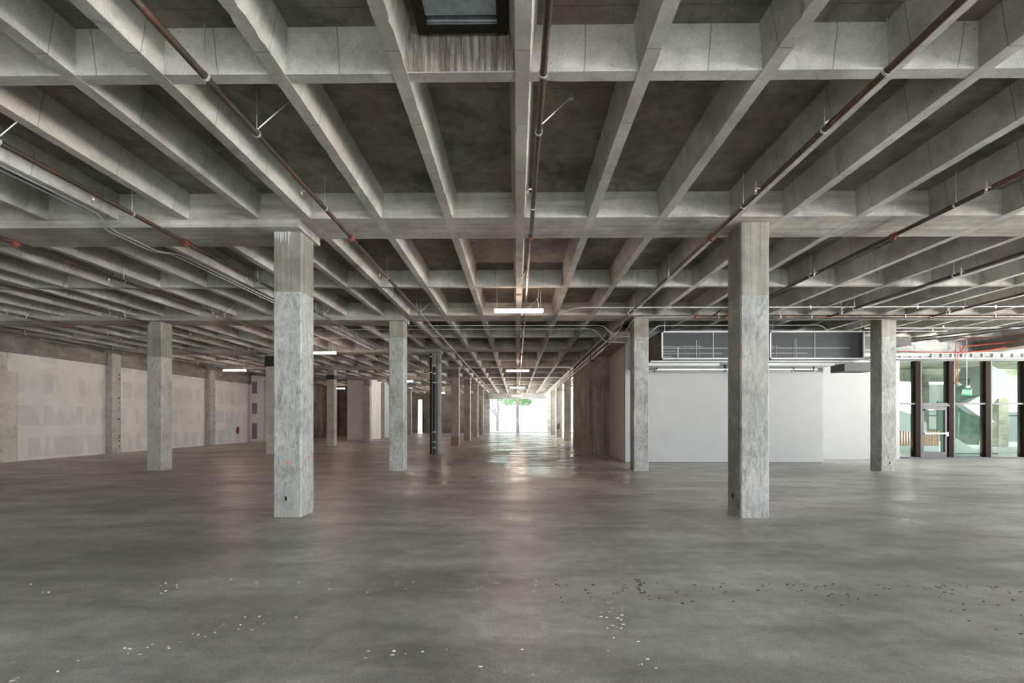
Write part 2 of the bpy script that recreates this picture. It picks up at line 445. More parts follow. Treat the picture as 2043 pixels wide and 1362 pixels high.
# details that belong to columns
def box_part(parent, name, mat, cx, cy, cz, sx, sy, sz):
    return MB().box(cx-sx/2, cx+sx/2, cy-sy/2, cy+sy/2, cz-sz/2, cz+sz/2).build(name, mat, parent)
def outlet(parent, cx, cy, cz, ax):
    if ax == 'y':
        o = box_part(parent, 'outlet_box', M['black'], cx, cy, cz, .045, .012, .065)
        box_part(o, 'box_rim', M['galv'], cx+.026, cy-.002, cz, .008, .016, .07)
    else:
        o = box_part(parent, 'outlet_box', M['black'], cx, cy, cz, .012, .05, .07)
        box_part(o, 'box_rim', M['galv'], cx-.002, cy+.03, cz, .016, .008, .075)
outlet(A1, -.015, -.229, .293, 'y'); outlet(B1, -.229, .05, .31, 'x'); outlet(C2, .02, -.229, .25, 'y')
def fleck(parent, cx, cy, cz, ax='y'):
    mb = MB(); k = 8; ring = []; ring2 = []
    for i in range(k):
        t = 2*math.pi*i/k; r = random.uniform(.012, .03)
        if ax == 'y': ring.append((cx+r*math.cos(t), cy, cz+r*math.sin(t))); ring2.append((cx+r*math.cos(t), cy-.002, cz+r*math.sin(t)))
        else: ring.append((cx, cy+r*math.cos(t), cz+r*math.sin(t))); ring2.append((cx+.002, cy+r*math.cos(t), cz+r*math.sin(t)))
    mb.loops([ring, ring2]); mb.build('paint_fleck', M['orange_paint'], parent)
M['orange_paint'] = simple('orange_spray_paint', (.62,.16,.08), .7, 0, .15, 40)
fleck(A1, .01, -.2255, .86); fleck(A1, .2255, .05, .92, 'x')
# grouted plaster drips at the head of the near column
mb = MB()
for i in range(9):
    x = -.2 + i*.03 + random.uniform(-.01,.01); L = random.uniform(.06, .2)
    mb.tube([(x, -.228, 4.53), (x+.003, -.229, 4.53-L*.6), (x, -.227, 4.53-L)], [.014, .009, .003], 6)
mb.build('plaster_drips', M['fascia'], A1)
box_part(W3, 'black_band', M['black'], 0, 0, 4.17, .50, .50, .47)
box_part(W4, 'black_band', M['black'], 0, 0, 4.06, .48, .48, .26)
box_part(A4, 'rust_foot', simple('rusty_plaster', (.24,.16,.115), .85, 0, .3, 14), 0, 0, .28, .454, .454, .56)

# ------------------------------------------------------------------ walls
# west wall
w = MB().box(XW-.3, XW, YS, YN, 0, SLAB)
west = struct(w.build('wall_west', M['tan_wall']))
MB().box(XW, XW+.14, YS, 31.4, 4.0, SOF-.02).build('spandrel', M['spandrel'], west)
for a, b in ((16.7, rowy(3)), (rowy(3)+.45, rowy(4)), (rowy(4)+.45, 31.35)):
    p = MB().box(XW, XW+.03, a, b, .02, 4.0)
    if a == 16.7: p.box(XW, XW+.03, a-.35, a, 3.3, 4.0)
    p.build('drywall_panel', M['drywall'], west)
for k in (2, 3, 4):
    p = MB().box(XW, -18.22, rowy(k), rowy(k)+.45, 0, SOF)
    pil = p.build('pilaster', M['col_rough'], west)
    if k > 2:
        mb = MB()
        for i in range(14):
            z = random.uniform(.2, 3.7); s = random.uniform(.015, .05)
            mb.box(-18.223, -18.217, rowy(k)+random.uniform(.30,.40), rowy(k)+random.uniform(.41,.447), z, z+s*1.8)
        mb.build('rust_stain', M['rust'], pil)
# return and recessed north-west walls
p = MB().box(XW, -17.4, 31.4, 44.5, 0, SOF+.3); nw = struct(p.build('wall_northwest', M['dark_wall']))
MB().box(XW, -17.42, 31.36, 31.4, 0.02, 4.62).build('drywall_panel', M['warm_wall'], nw)
for z0, z1 in ((3.35, 4.2), (1.95, 2.7), (.2, 1.3)):
    MB().box(-18.35, -18.0, 31.35, 31.361, z0, z1).build('purple_patch', M['purple'], nw)
MB().box(-17.52, -17.4, 31.35, 31.5, .02, 4.3).build('corner_bead', M['white_wall'], nw)
for yy in (33.4, 36.5, 39.95, 42.5):
    MB().box(-17.4, -17.12, yy, yy+.55, 0, SOF).build('pilaster', M['dark_wall'], nw)
struct(MB().box(-17.4, -12.8, 44.5, 44.9, 0, SOF+.3).build('wall_northwest_back', M['dark_wall']))
# drywall boxes round shafts
b = MB().box(-12.9, -11.32, 34.5, 37.8, 0, SOF+.3); struct(b.build('wall_shaft_front', M['warm_wall']))
b = MB().box(-12.8, -11.25, 38.5, 46.0, 0, SOF+.3); s2 = struct(b.build('wall_shaft_back', M['warm_wall']))
MB().box(-11.25, -11.22, 38.5, 46.0, 0.02, SOF).build('side_panel', M['white_wall'], s2)
# north wall with opening
n = MB()
n.box(XW, -11.56, YN, YN+.3, 0, SLAB); n.box(-10.5, -3.15, YN, YN+.3, 0, SLAB)
n.box(-11.56, -10.5, YN, YN+.3, 3.9, SLAB); n.box(-10.85, -10.5, YN, YN+.3, 0, 3.9); n.box(-11.05, -10.85, YN, YN+.3, 2.3, 3.9)
n.box(-3.15, 11.5, YN, YN+.3, 3.97, SLAB)
north = struct(n.build('wall_north', M['dark_wall']))
MB().box(-3.3, 11.5, YN-.05, YN+.0, 3.97, 4.62).build('spandrel', M['ext_conc'], north)
for a, c in ((-3.85, -3.15), (-.09, .26), (3.56, 3.98), (7.25, 7.6)):
    MB().box(a, c, YN-.12, YN+.25, 0, 3.97).build('pilaster', M['ext_conc'], north)
for i in range(4):
    MB().box(-10.45+i*.22, -10.35+i*.22, YN-.12, YN, 0, 4.6).build('wall_fin', M['dark_wall'], north)
# glazing of the far opening
gz = MB(); gz.box(-3.15, 7.25, YN+.12, YN+.13, .05, 3.97)
win2 = struct(gz.build('window_2', M['glass']))
MB().box(-3.15, 7.25, YN+.08, YN+.16, 0, .07).build('sill', M['mull_dark'], win2)
for xx in (-2.75, -1.25, .28, 1.29, 2.27, 4.6, 5.8):
    MB().box(xx-.02, xx+.02, YN+.06, YN+.1, .05, .95).build('glazing_fin', M['mull_dark'], win2)
for xx in (-1.25, .28, 1.29):
    MB().box(xx-.015, xx+.015, YN+.06, YN+.1, 3.1, 3.97).build('glazing_fin', M['mull_dark'], win2)
win3 = struct(MB().box(-11.56, -11.05, YN+.12, YN+.13, .05, 3.9).build('window_3', M['glass']))
d2 = struct(MB().box(-11.05, -10.85, YN+.05, YN+.15, 0, 2.3).build('door_2', M['black']))

# east side beyond the block wall: glazed
e = MB(); e.box(11.0, 11.3, 26.6, YN, 4.0, SLAB)
for yy in (27, 33.4, 40, 46.5): e.box(10.95, 11.35, yy, yy+.45, 0, 4.0)
struct(e.build('wall_northeast', M['ext_conc']))

# dark block wall and white rooms on the east side of the aisle
blk = MB().box(3.31, 4.05, 19.8, 26.6, 0, SOF+.3); blk.box(4.05, 10.9, 26.2, 26.6, 0, SOF+.3)
blkw = struct(blk.build('wall_block', M['dark_wall']))
MB().box(3.25, 3.31, 20.3, 20.75, 0, SOF).build('pilaster', M['dark_wall'], blkw)
MB().box(3.285, 3.31, 25.6, 26.6, 0, SOF).build('pilaster', M['dark_wall'], blkw)
MB().box(3.3, 3.96, 16.2, 19.8, 4.27, SOF+.02).build('soffit', M['dark_wall'], blkw)
ww = MB(); ww.box(3.9, 10.95, 16.4, 16.55, .02, SOF+.2)
wr = struct(ww.build('wall_white', M['white_wall']))
MB().add([(3.9,16.56,.02),(4.04,19.8,.02),(4.04,19.8,4.27),(3.9,16.56,4.27),(4.2,16.56,.02),(4.2,19.8,.02),(4.2,19.8,4.27),(4.2,16.56,4.27)],
         [(0,1,2,3),(4,5,6,7),(0,1,5,4),(3,2,6,7),(0,3,7,4),(1,2,6,5)]).build('side_wall', M['warm_wall'], wr)
MB().box(3.9, 10.95, 16.42, 16.5, 0, .022).build('bottom_gap', M['black'], wr)
ww = MB().box(10.8, 10.95, 16.5, 18.1, .0, 4.6); ww.box(10.9, 15.05, 18.05, 18.2, 0, 3.87)
struct(ww.build('wall_white_rear', M['white_wall']))
# south wall closed on the west part only
struct(MB().box(XW, -8.0, YS-.3, YS, 0, SLAB).build('wall_south', M['tan_wall']))

# ------------------------------------------------------------------ glass wall with door (window_1, door_1)
GY = 18.22
gw = MB().box(15.05, 25.0, GY+.03, GY+.04, .05, 3.87)
win = struct(gw.build('window_1', M['tint_glass']))
def wp(name, m, *b): return MB().box(*b).build(name, M[m], win)
wp('sill', 'steel', 15.05, 25, GY-.03, GY+.08, 0, .07)
wp('head', 'steel', 15.05, 25, GY-.03, GY+.08, 3.87, 3.95)
wp('transom', 'steel', 15.05, 25, GY-.02, GY+.06, 2.15, 2.21)
mx = [15.95, 17.25, 18.70, 20.18, 21.65, 23.1]
for i, x in enumerate(mx):
    wp('mullion', 'mull_dark', x-.155, x+.02, GY-.04, GY+.2, .07, 3.87)
    wp('mullion_edge', 'steel', x+.02, x+.075, GY-.05, GY+.1, .05, 3.87)
door = empty('door_1', (16.02, GY, 0)); struct(door)
def dp(name, m, x0, x1, y0, y1, z0, z1, par=None):
    return MB().box(x0, x1, y0, y1, z0, z1).build(name, M[m], par or door)
dp('door_frame', 'steel', 0, 1.09, -.05, .06, 2.07, 2.15)
leaf = MB(); leaf.box(.03, .1, -.03, .03, .03, 2.05); leaf.box(.93, 1.0, -.03, .03, .03, 2.05); leaf.box(.1, .93, -.03, .03, 1.93, 2.05); leaf.box(.1, .93, -.03, .03, .03, .27)
lf = leaf.build('door_leaf', M['steel'], door)
dp('panic_bar', 'galv', .1, .95, -.09, -.05, .98, 1.03)
hd = dp('handle', 'galv', .93, 1.0, -.1, -.05, .9, 1.05)
dp('door_closer', 'black', .1, .22, -.08, -.03, 1.9, 1.97); 
dp('closer_arm', 'galv', .22, .45, -.06, -.05, 1.93, 1.95)
# stud track on top of glass wall and fascia
tr = MB()
tr.box(14.0, 25, GY-.06, GY+.06, 3.96, 4.0); tr.box(14.0, 25, GY-.06, GY+.06, 4.17, 4.2)
x = 14.0
while x < 25: tr.box(x, x+.05, GY-.06, GY+.06, 4.0, 4.17); x += .40
tk = tr.build('stud_track', M['galvwhite']); tag(tk, 'pale steel stud track running above the glass wall', 'stud track')
fs = MB().box(11.0, 25, 18.42, 18.55, 3.95, SLAB)
fa = struct(fs.build('wall_fascia', M['fascia']))
for x in (15.6, 15.95, 17.3, 17.7, 19.1, 19.9, 20.4):
    MB().box(x, x+.1, 18.41, 18.42, 4.38, 4.56).build('grey_patch', M['ext_conc'], fa)

# ------------------------------------------------------------------ courtyard behind the glass
cy = struct(MB().box(11.2, 45, 18.55, 34, -.2, -.01).build('ground_courtyard', M['yard_floor']))
def thing(name, label, cat, mb, mat, kind=None, smooth=False):
    return tag(mb.build(name, mat, smooth=smooth), label, cat, kind=kind)
# concrete frame of the building opposite
op = empty('concrete_building', (18, 27, 0)); tag(op, 'board-marked concrete building frame across the courtyard behind the glass', 'building')
def opb(name, x0, x1, y0, y1, z0, z1, mt='yard_conc'):
    return MB().box(x0-18, x1-18, y0-27, y1-27, z0, z1).build(name, M[mt], op)
opb('beam', 13, 34, 26.2, 26.9, 3.75, 4.45); opb('beam', 19.0, 40, 26, 26.7, 4.45, 6.0)
opb('roof_slab', 19, 34, 26.9, 30, 5.2, 5.5); opb('canopy_slab', 11.3, 31, 18.6, 26.2, 4.45, 4.7)
for x in (23.05, 27.55, 30.6, 35): opb('post', x, x+.55, 26.3, 26.85, 0, 3.75)
opb('back_wall', 29.4, 40, 33, 33.3, 0, 2.1, 'ext_grey')
for x in (24.6, 26.0, 28.6, 31.9, 33.3): opb('window_frame', x, x+.09, 27.6, 27.7, 0, 3.75, 'steel')
opb('window_frame', 23, 35, 27.6, 27.7, 1.75, 1.83, 'steel')
opb('pale_screen', 24.9, 26.9, 28.0, 28.1, 1.9, 3.7, 'ext_grey')
# white stair panels
def slab_poly(pts, y0, y1):
    mb = MB(); mb.loops([[(x, y0, z) for x, z in pts], [(x, y1, z) for x, z in pts]]); return mb
def P(px, py, y):   # point at depth y seen at that place of the photo; only used to size things behind the glass
    u, v = (px-1021.5)/908, (837-py)/908
    a = .0105; t = y/(math.cos(a) + u*math.sin(a)); return (t*(u*math.cos(a) - math.sin(a)), EYE + v*t)
stair = empty('courtyard_stair', (0,0,0)); tag(stair, 'white-panelled courtyard stair with grey underside behind the glass wall', 'stair')
q = lambda lst, y: [P(a, b, y) for a, b in lst]
slab_poly(q([(1790,816),(1820,826),(1849,843),(1849,864),(1790,858)], 21.5), 21.5, 21.7).build('white_panel', M['ext_white'], stair)
slab_poly(q([(1889,862),(1905,872),(1952,901),(1952,909),(1889,909)], 20.0), 20.0, 20.2).build('white_panel', M['ext_white'], stair)
slab_poly(q([(1922,808),(1952,791),(1990,783),(2060,776),(2060,786),(1990,795),(1965,823),(1985,842),(1975,842),(1945,824)], 23.5), 23.5, 23.9).build('white_panel', M['ext_white'], stair)
slab_poly(q([(1960,788),(1968,745),(1976,727),(2003,741),(2060,775),(2060,777),(1995,783)], 23.0), 23.0, 24.5).build('curved_soffit', M['ext_grey'], stair)
slab_poly(q([(1958,826),(1990,838),(1990,868),(1978,872),(1958,860)], 24.6), 24.6, 25.2).build('brown_newel', M['spandrel'], stair)
# curved green glass
def curved(pxs, ytop, ybot, y, depth, mat, name, label):
    mb = MB(); n = 22; X0 = P(pxs[0], 800, y)[0]; X1 = P(pxs[1], 800, y)[0]
    zt, zb = P(1900, ytop, y)[1], P(1900, ybot, y)[1]; cols = []
    rows = 12; grid = []
    for r in range(rows+1):
        t = r/rows; z = zb + (zt-zb)*t; bul = math.sin(math.pi*min(1, t*1.1))*.25
        grid.append([(X0 + (X1-X0)*i/n + bul*math.sin(math.pi*i/n)*.6, y - depth*math.sin(math.pi*i/n) + .08*math.sin(i*1.9) , z) for i in range(n+1)])
    vs = [p for g_ in grid for p in g_]; fs = []
    for r in range(rows):
        for i in range(n): k = r*(n+1)+i; fs.append((k, k+1, k+n+2, k+n+1))
    nb = len(vs); vs += [(x_, y_+.05, z_) for x_, y_, z_ in vs]; fs += [tuple(i+nb for i in f[::-1]) for f in fs]
    mb.add(vs, fs); o = mb.build(name, mat, smooth=True); return tag(o, label, 'glass screen')
curved((1884, 1925), 758, 885, 24.8, 1.2, M['green_glass'], 'curved_glass_screen', 'tall curved green glass screen in the courtyard behind the exit sign')
curved((1922, 1962), 757, 870, 25.6, .8, M['green_glass2'], 'curved_glass_screen', 'paler curved glass screen beside the tall green one')
curved((1870, 1892), 800, 880, 23.8, .5, M['green_glass2'], 'curved_glass_screen', 'narrow pale green curved glass seen through the door')
# fence of timber posts
fence = empty('timber_fence', (0,0,0)); tag(fence, 'orange timber picket fence with steel rail behind the glass door', 'fence')
for i in range(16):
    x, _ = P(1792 + i*5.3, 870, 22.4); z0 = 0.25
    MB().box(x-.035, x+.035, 22.38, 22.44, z0, 1.02).build('picket', M['wood'], fence)
xa, xb = P(1788, 0, 22.3)[0], P(1876, 0, 22.3)[0]
MB().tube([(xa, 22.3, 1.06), (xb, 22.3, 1.06)], .025).build('rail', M['steel'], fence)
MB().box(xa, xb, 22.36, 22.5, 0, .27).build('curb', M['ext_white'], fence)
rl = MB()
for x in (17.85, 19.6): rl.box(x-.02, x+.02, 19.3, 19.34, 0, 1.05)
rl.tube([(17.5, 19.32, .12), (20.2, 19.32, .12)], .018); 
thing('hand_rail', 'thin steel hand rail posts in front of the sloping white panel', 'hand rail', rl, M['steel'])

# ------------------------------------------------------------------ street outside the far opening
struct(MB().box(11, 34, 56, 104, -.2, 46).build('wall_shade_tower', M['ext_grey']))  # unseen tower, added to throw shade over the street
struct(MB().box(38, 58, 17, 36, -.2, 30).build('wall_shade_block', M['ext_grey']))  # out-of-view block, put in to keep the courtyard shaded
st = empty('white_building', (0, 78, 0)); tag(st, 'white stucco building across the street with small grey windows', 'building')
MB().box(-30, 30, 0, 6, -.1, 16).build('facade', M['ext_white'], st)
for (a, c, z0, z1) in ((-2.25+.0, -1.75, 1.9, 2.9), (-.95, -.55, 1.9, 2.9), (-1.75+.05, -1.3, .9, 1.7), (-5.7, -5.2, 1.9, 3.1)):
    MB().box(a*1.2, c*1.2, -.06, 0, z0, z1).build('window_frame', M['ext_grey'], st)
def tree(name, base, label, spec, leaves):
    o = empty(name, base); tag(o, label, 'tree')
    mb = MB()
    for pts, rs in spec: mb.tube(pts, rs, 8)
    mb.build('trunk', M['bark'], o, smooth=True)
    lm = MB()
    for (cx, cy_, cz, rx, rz, n) in leaves:
        for _ in range(n):
            p = Vector((cx + random.gauss(0, rx), cy_ + random.gauss(0, rx), cz + random.gauss(0, rz)))
            s = random.uniform(.07, .16); a = Vector((random.gauss(0,1), random.gauss(0,1), random.gauss(0,1))).normalized()*s
            b_ = Vector((random.gauss(0,1), random.gauss(0,1), random.gauss(0,1))).normalized()*s*.7
            lm.add([p-a, p+b_, p+a, p-b_], [(0,1,2,3)])
    lm.build('leaves', M['leaf'], o); return o
tree('street_tree', (-2.65, 62, 0), 'bare-limbed street tree with forked trunk outside the far opening',
     [([(0,0,-.05),(.02,0,1.2),(.0,0,2.0)], [.22,.17,.16]),
      ([(0,0,1.9),(.12,0,2.6),(.1,.1,3.4),(.05,.2,5)], [.14,.11,.09,.05]),
      ([(0,0,1.9),(-.5,0,2.6),(-.95,.1,3.2),(-1.3,.1,4.2)], [.12,.1,.07,.04]),
      ([(-.1,0,2.4),(-.35,-.1,3.1),(-.6,-.1,3.5),(-.8,0,4.6)], [.09,.07,.05,.03]),
      ([(.12,0,2.7),(.5,0,3.3),(.9,0,3.9),(1.2,0,5)], [.07,.05,.04,.03]),
      ([(.1,0,3.2),(-.15,0,3.8),(-.2,0,4.8)], [.06,.05,.03]),
      ([(-.95,.1,3.2),(-1.4,.1,3.4),(-1.9,0,3.9)], [.05,.04,.03])],
     [(.6,0,4.6,.8,.4,500), (-1.4,0,4.3,.4,.35,160)])
tree('street_tree', (.2, 66, 0), 'leafy street tree whose green crown hangs beside the middle post of the opening',
     [([(0,0,-.05),(-.03,0,2.0),(0,0,4.6)], [.16,.13,.1])],
     [(.55,0,4.15,.65,.33,900), (-1.2,0,4.2,.45,.28,420), (1.5,0,4.2,.3,.22,160), (-.2,0,5.2,1.2,.4,900)])

# ------------------------------------------------------------------ ceiling lights
def make_light():
    o = empty('pendant_light', (0,0,4.25))
    L = .61
    MB().box(-L, L, -.03, .03, .03, .055).build('housing', M['white'], o)
    MB().box(-L+.008, L-.008, -.032, .032, -.045, .03).build('diffuser', M['led'], o)
    for s in (-1, 1):
        MB().tube([(s*.54, 0, .05), (s*.54, 0, 5.02-4.25)], .004, 6).build('suspension_rod', M['galv'], o)
    MB().tube([(.50,0,.05),(.47,0,.25),(.49,0,.5),(.46,0,.66),(.38,0,.75)], .006, 6).build('power_cord', M['white'], o)
    return o
lt = make_light()
spots = [(.05, 11.3, 'lit linear pendant hanging in the central aisle, biggest and nearest of the aisle lights'),
         (.05, 24.5, 'second lit linear pendant down the central aisle'),
         (.05, 37.6, 'third lit linear pendant down the central aisle'),
         (.05, 50.7, 'smallest lit pendant, in front of the lintel over the bright opening'),
         (-15.1, 24.2, 'lit linear pendant hanging before the taped drywall panels'),
         (-7.75, 17.9, 'lit linear pendant showing from behind the nearest scuffed column'),
         (-7.75, 31.2, 'lit linear pendant seen just past the second aisle column'),
         (-7.75, 45.0, 'tiny lit pendant between the piped column and the rust-footed one'),
         (-15.1, 38.2, 'tiny lit pendant beside the black-banded column')]
for i, (x, y, lab) in enumerate(spots):
    o = lt if i == 0 else copy_tree(lt)
    o.location = (x, y, 4.25 if i == 0 else 4.19)
    tag(o, lab, 'pendant light', 'linear pendant lights')

# ------------------------------------------------------------------ sprinkler pipes
PZ = 4.555
def ring_mesh():
    mb = MB(); seg = 14
    loops = []
    for i in range(seg+1):
        t = 2*math.pi*i/seg; c, s_ = math.cos(t), math.sin(t)
        loops.append([(c*r, w_, s_*r) for r, w_ in ((.036,-.012),(.042,-.012),(.042,.012),(.036,.012))])
    mb.loops(loops, caps=False); mb.tube([(0,0,.04),(0,0,SLAB-4.485)], .005, 6)
    return mb
def brace_mesh():
    mb = ring_mesh(); mb.tube([(0,0,.04),(.02,.02,.08),(.34,.06,.40)], .007, 6); mb.box(.32,.37,.04,.08,.38,.44); return mb
def head_mesh():
    mb = MB(); mb.tube([(0,0,0),(-.09,0,0)], .014, 8); mb.tube([(-.09,0,-.03),(-.09,0,.045)], .018, 8)
    mb.tube([(-.09,0,-.05),(-.09,0,-.03)], [.01,.014], 8); mb.tube([(-.09,0,-.075),(-.09,0,-.068)], .022, 10)
    mb.box(-.104,-.100,-.004,.004,-.07,-.04); mb.box(-.08,-.076,-.004,.004,-.07,-.04)
    mb.tube([(-.09,0,.045),(-.09,0,.09)], [.012,.008], 8)
    return mb
def coup_mesh():
    return MB().tube([(0,-.06,0),(0,-.05,0),(0,-.05,0),(0,.05,0),(0,.05,0),(0,.06,0)], [.036,.036,.045,.045,.036,.036], 12).box(-.014,.014,-.03,.03,-.075,-.03)
protos = {}
def inst(kind, parent, loc):
    if kind not in protos:
        mb, mt, nm = {'hanger': (ring_mesh, 'galv', 'hanger'), 'brace': (brace_mesh, 'galv', 'brace_hanger'),
                      'head': (head_mesh, 'brass', 'sprinkler_head'), 'coup': (coup_mesh, 'orange', 'coupling')}[kind]
        o = mb().build(nm, M[mt], None, smooth=(kind != 'brace')); protos[kind] = o
    else:
        o = protos[kind].copy(); C.objects.link(o)
    o.parent = parent; o.location = loc; return o
mains = [(-17.56, 52.9, 'sprinkler pipe hugging the ceiling next to the drywall-panelled wall'),
         (-14.60, 44.4, 'sprinkler pipe over the pendant before the drywall panels'),
         (-11.63, 34.4, 'sprinkler pipe passing close beside the dark-fronted lone column'),
         (-8.67, 52.9, 'sprinkler pipe running over the pendant half hidden by the scuffed column'),
         (-5.70, 52.9, 'sprinkler pipe running beside the twin conduits that dip under the girder'),
         (-2.735, 52.9, 'rusty sprinkler pipe running just inside the row of aisle columns'),
         (.23, 52.9, 'sprinkler pipe running down the middle of the aisle ceiling beside the roof hatch'),
         (3.195, 52.9, 'dark sprinkler pipe running past the pale scraped column toward the bright opening'),
         (6.16, 13.36, 'sprinkler branch joining the cross main in front of the duct boxes'),
         (9.125, 13.36, 'sprinkler branch joining the cross main above the second duct box'),
         (12.09, 13.36, 'sprinkler branch joining the cross main just outside the column by the glass')]
for x, ye, lab in mains:
    low = x < -3.4
    o = empty('sprinkler_pipe', (x*.965 if low else x, 0, PZ-.065 if low else PZ)); tag(o, lab, 'sprinkler pipe', 'sprinkler pipes along the joists')
    mb = MB(); yy = -2.0; pts = []
    while yy < ye: pts.append((0, yy, 0)); yy += 3.3
    pts.append((0, ye, 0)); mb.tube(pts, .031, 12); mb.build('pipe_run', M['pipe'], o, smooth=True)
    for k, yy in enumerate((1.2, 3.96, 6.45, 9.6, 12.4, 15.5, 18.9, 22.1, 25.3, 28.6, 31.9, 35.1, 38.4, 41.7, 45, 48.3, 51.4)):
        if yy < ye: inst('hanger', o, (0, yy, 0))
    for yy in (4.76, 12.9, 24.0):
        if yy < ye: inst('brace', o, (0, yy, 0))
    yy = 5.95
    while yy < ye: inst('head', o, (0, yy, 0)); yy += 3.4
    for k in range(0, 8):
        yy = 7.5 + k*BAY
        if yy < ye: inst('coup', o, (0, yy, 0))
# cross main
o = empty('cross_main', (0, 13.4, PZ)); tag(o, 'larger cross main pipe running sideways in front of the duct boxes', 'sprinkler main')
MB().tube([(5.3,0,0),(10,0,0),(16.4,0,0)], .042, 14).build('pipe_run', M['pipe'], o, smooth=True)
MB().tube([(5.3,.12,-.05),(16.6,.12,-.05)], .02, 8).build('side_pipe', M['steel'], o, smooth=True)
for x in (5.3, 6.16, 9.125, 12.09, 16.3):
    MB().tube([(x-.07,0,0),(x+.07,0,0)], .055, 12).build('coupling', M['orange'], o, smooth=True)
for x in (5.9, 7.7, 8.6, 11.3, 13.9):
    MB().tube([(x,0,.05),(x,0,SLAB-PZ)], .006, 6).box(x-.01,x+.01,-.05,.05,-.055,-.045).box(x-.01,x+.01,.05,.055,-.055,.05).box(x-.01,x+.01,-.055,-.05,-.055,.05).build('hanger', M['galv'], o)
for x in (5.7, 15.6):
    MB().tube([(x,0,0),(x+.12,-.35,.12)], .02, 8).build('sway_brace', M['black'], o)

# ------------------------------------------------------------------ conduits
def conduit(pts, label, r=.012, mat='galv', name='conduit', clips=(), group=None, rad=.15):
    o = MB().bend(pts, r, 8, rad).build(name, M[mat], smooth=True)
    tag(o, label, 'conduit', group)
    for p in clips:
        MB().box(p[0]-.02, p[0]+.02, p[1]-.02, p[1]+.02, p[2]-.05, p[2]+.04).build('clip', M['galvwhite'], o)
    return o
conduit([(1.15, 25.4, 4.62),(1.22, 13.6, 4.62),(1.55, 12.5, 4.62),(16.8, 12.5, 4.62)],
        'long pale conduit crossing before the duct boxes, then turning down the aisle ceiling', .017, 'galvwhite',
        clips=[(4.2,12.5,4.62),(8.0,12.5,4.62),(10.9,12.5,4.62),(13,12.5,4.62)], rad=.3)
conduit([(-6.8, 14.8, 4.61),(2.8, 14.8, 4.61),(3.2, 15.0, 4.27),(4.0, 15.0, 4.27)], 'upper of two thin conduits crossing the aisle ceiling', .011, 'galvwhite')
conduit([(-6.8, 15.4, 4.61),(2.6, 15.4, 4.61),(3.0, 15.5, 4.2),(4.0, 15.5, 4.14)], 'lower of two thin conduits crossing the aisle ceiling', .011, 'galvwhite')
conduit([(-6.25,-2,4.62),(-6.25,6.75,4.62),(-6.30,7.0,4.50),(-6.30,7.95,4.50),(-6.25,8.3,4.60),(-6.25,30,4.62)], 'twin conduit dipping under the deep girder, the one nearer the aisle', .013)
conduit([(-6.36,-2,4.62),(-6.36,6.75,4.62),(-6.40,7.0,4.50),(-6.40,7.95,4.50),(-6.36,8.3,4.60),(-6.36,30,4.62)], 'twin conduit dipping under the deep girder, the one nearer the drywall panels', .013)
conduit([(3.24, 52.8, 4.36),(3.24, 14.6, 4.36),(3.3, 13.75, 4.6)], 'upper conduit strapped along the dark block wall', .014)
conduit([(3.26, 52.8, 4.24),(3.26, 15.2, 4.22),(3.42, 14.2, 4.3),(3.46, 13.6, 4.60),(10.6, 13.55, 4.615)], 'lower conduit strapped along the dark block wall that bends up to the column', .014, rad=.3)
conduit([(3.27, 40, 4.15),(3.27, 19.8, 4.16),(3.27, 17.2, 4.2)], 'shortest conduit strapped along the dark block wall', .012)
for y in (16.0, 19.7, 27.5, 33.2):
    tag(MB().box(3.18, 3.31, y-.02, y+.02, 4.08, 4.12).box(3.18,3.20,y-.02,y+.02,4.08,4.50).build('strut_bracket', M['black']),
        'black strut bracket carrying the conduits at the dark block wall', 'bracket', 'brackets under the wall conduits')
conduit([(4.35, 14.9, 4.38),(4.6, 14.9, 4.62),(9.9, 14.9, 4.62),(10.15, 14.9, 4.40)], 'conduit looping over the top of the duct boxes', .015, 'galvwhite')
conduit([(4.0, 15.6, 4.46),(6, 15.6, 4.6),(9.6, 15.6, 4.6),(9.8, 15.6, 4.45)], 'second conduit behind the one looping over the duct boxes', .012, 'galvwhite')
conduit([(11.5, 15.2, 4.58),(16.6, 15.2, 4.58)], 'pale conduit ending at a junction box right of the glass-side column', .015, 'galvwhite', clips=[(14.1,15.2,4.62),(16.5,15.2,4.6)])
conduit([(11.5, 15.7, 4.57),(14.7, 15.7, 4.57)], 'shorter pale conduit behind the junction-box one', .013, 'galvwhite', clips=[(14.2,15.7,4.6)])
# grey trunk pipes angling over the glass wall
for dz, lab in ((0, 'upper grey pipe slanting across the ceiling above the exit sign'), (-.1, 'lower grey pipe slanting across the ceiling above the exit sign')):
    conduit([(12.2, 17.2, 4.45+dz),(14.2, 17.0, 4.5+dz),(17.0, 13.6, 4.55+dz)], lab, .022, 'steel', clips=[(14.2,17.0,4.55+dz)])

# exit sign with conduit
sg = empty('exit_sign', (17.12, 17.5, 0)); tag(sg, 'green lit EXIT sign hanging from a bent white conduit before the glass wall', 'exit sign')
MB().bend([(-.36,.1,4.55),(-.24,.02,4.62),(-.02,0,4.62),(0,0,4.45),(0,0,2.84)], .012, 8, .2).build('conduit_drop', M['galvwhite'], sg, smooth=True)
MB().box(-.02,.10,-.04,.04,2.76,2.84).build('canopy', M['white'], sg)
pl = MB().box(-.145,.145,-.012,.012,-.105,.105).build('sign_panel', M['exit_green'], sg)
pl.location = (.0, 0, 2.59); pl.rotation_euler = (0, math.radians(6), math.radians(-14))
MB().box(.145,.155,-.02,.02,-.11,.17).build('end_plate', M['galvwhite'], pl)
tc = bpy.data.curves.new('lettering', 'FONT'); tc.body = 'EXIT'; tc.size = .15; tc.extrude = .002; tc.align_x = 'CENTER'; tc.align_y = 'CENTER'; tc.offset = .002
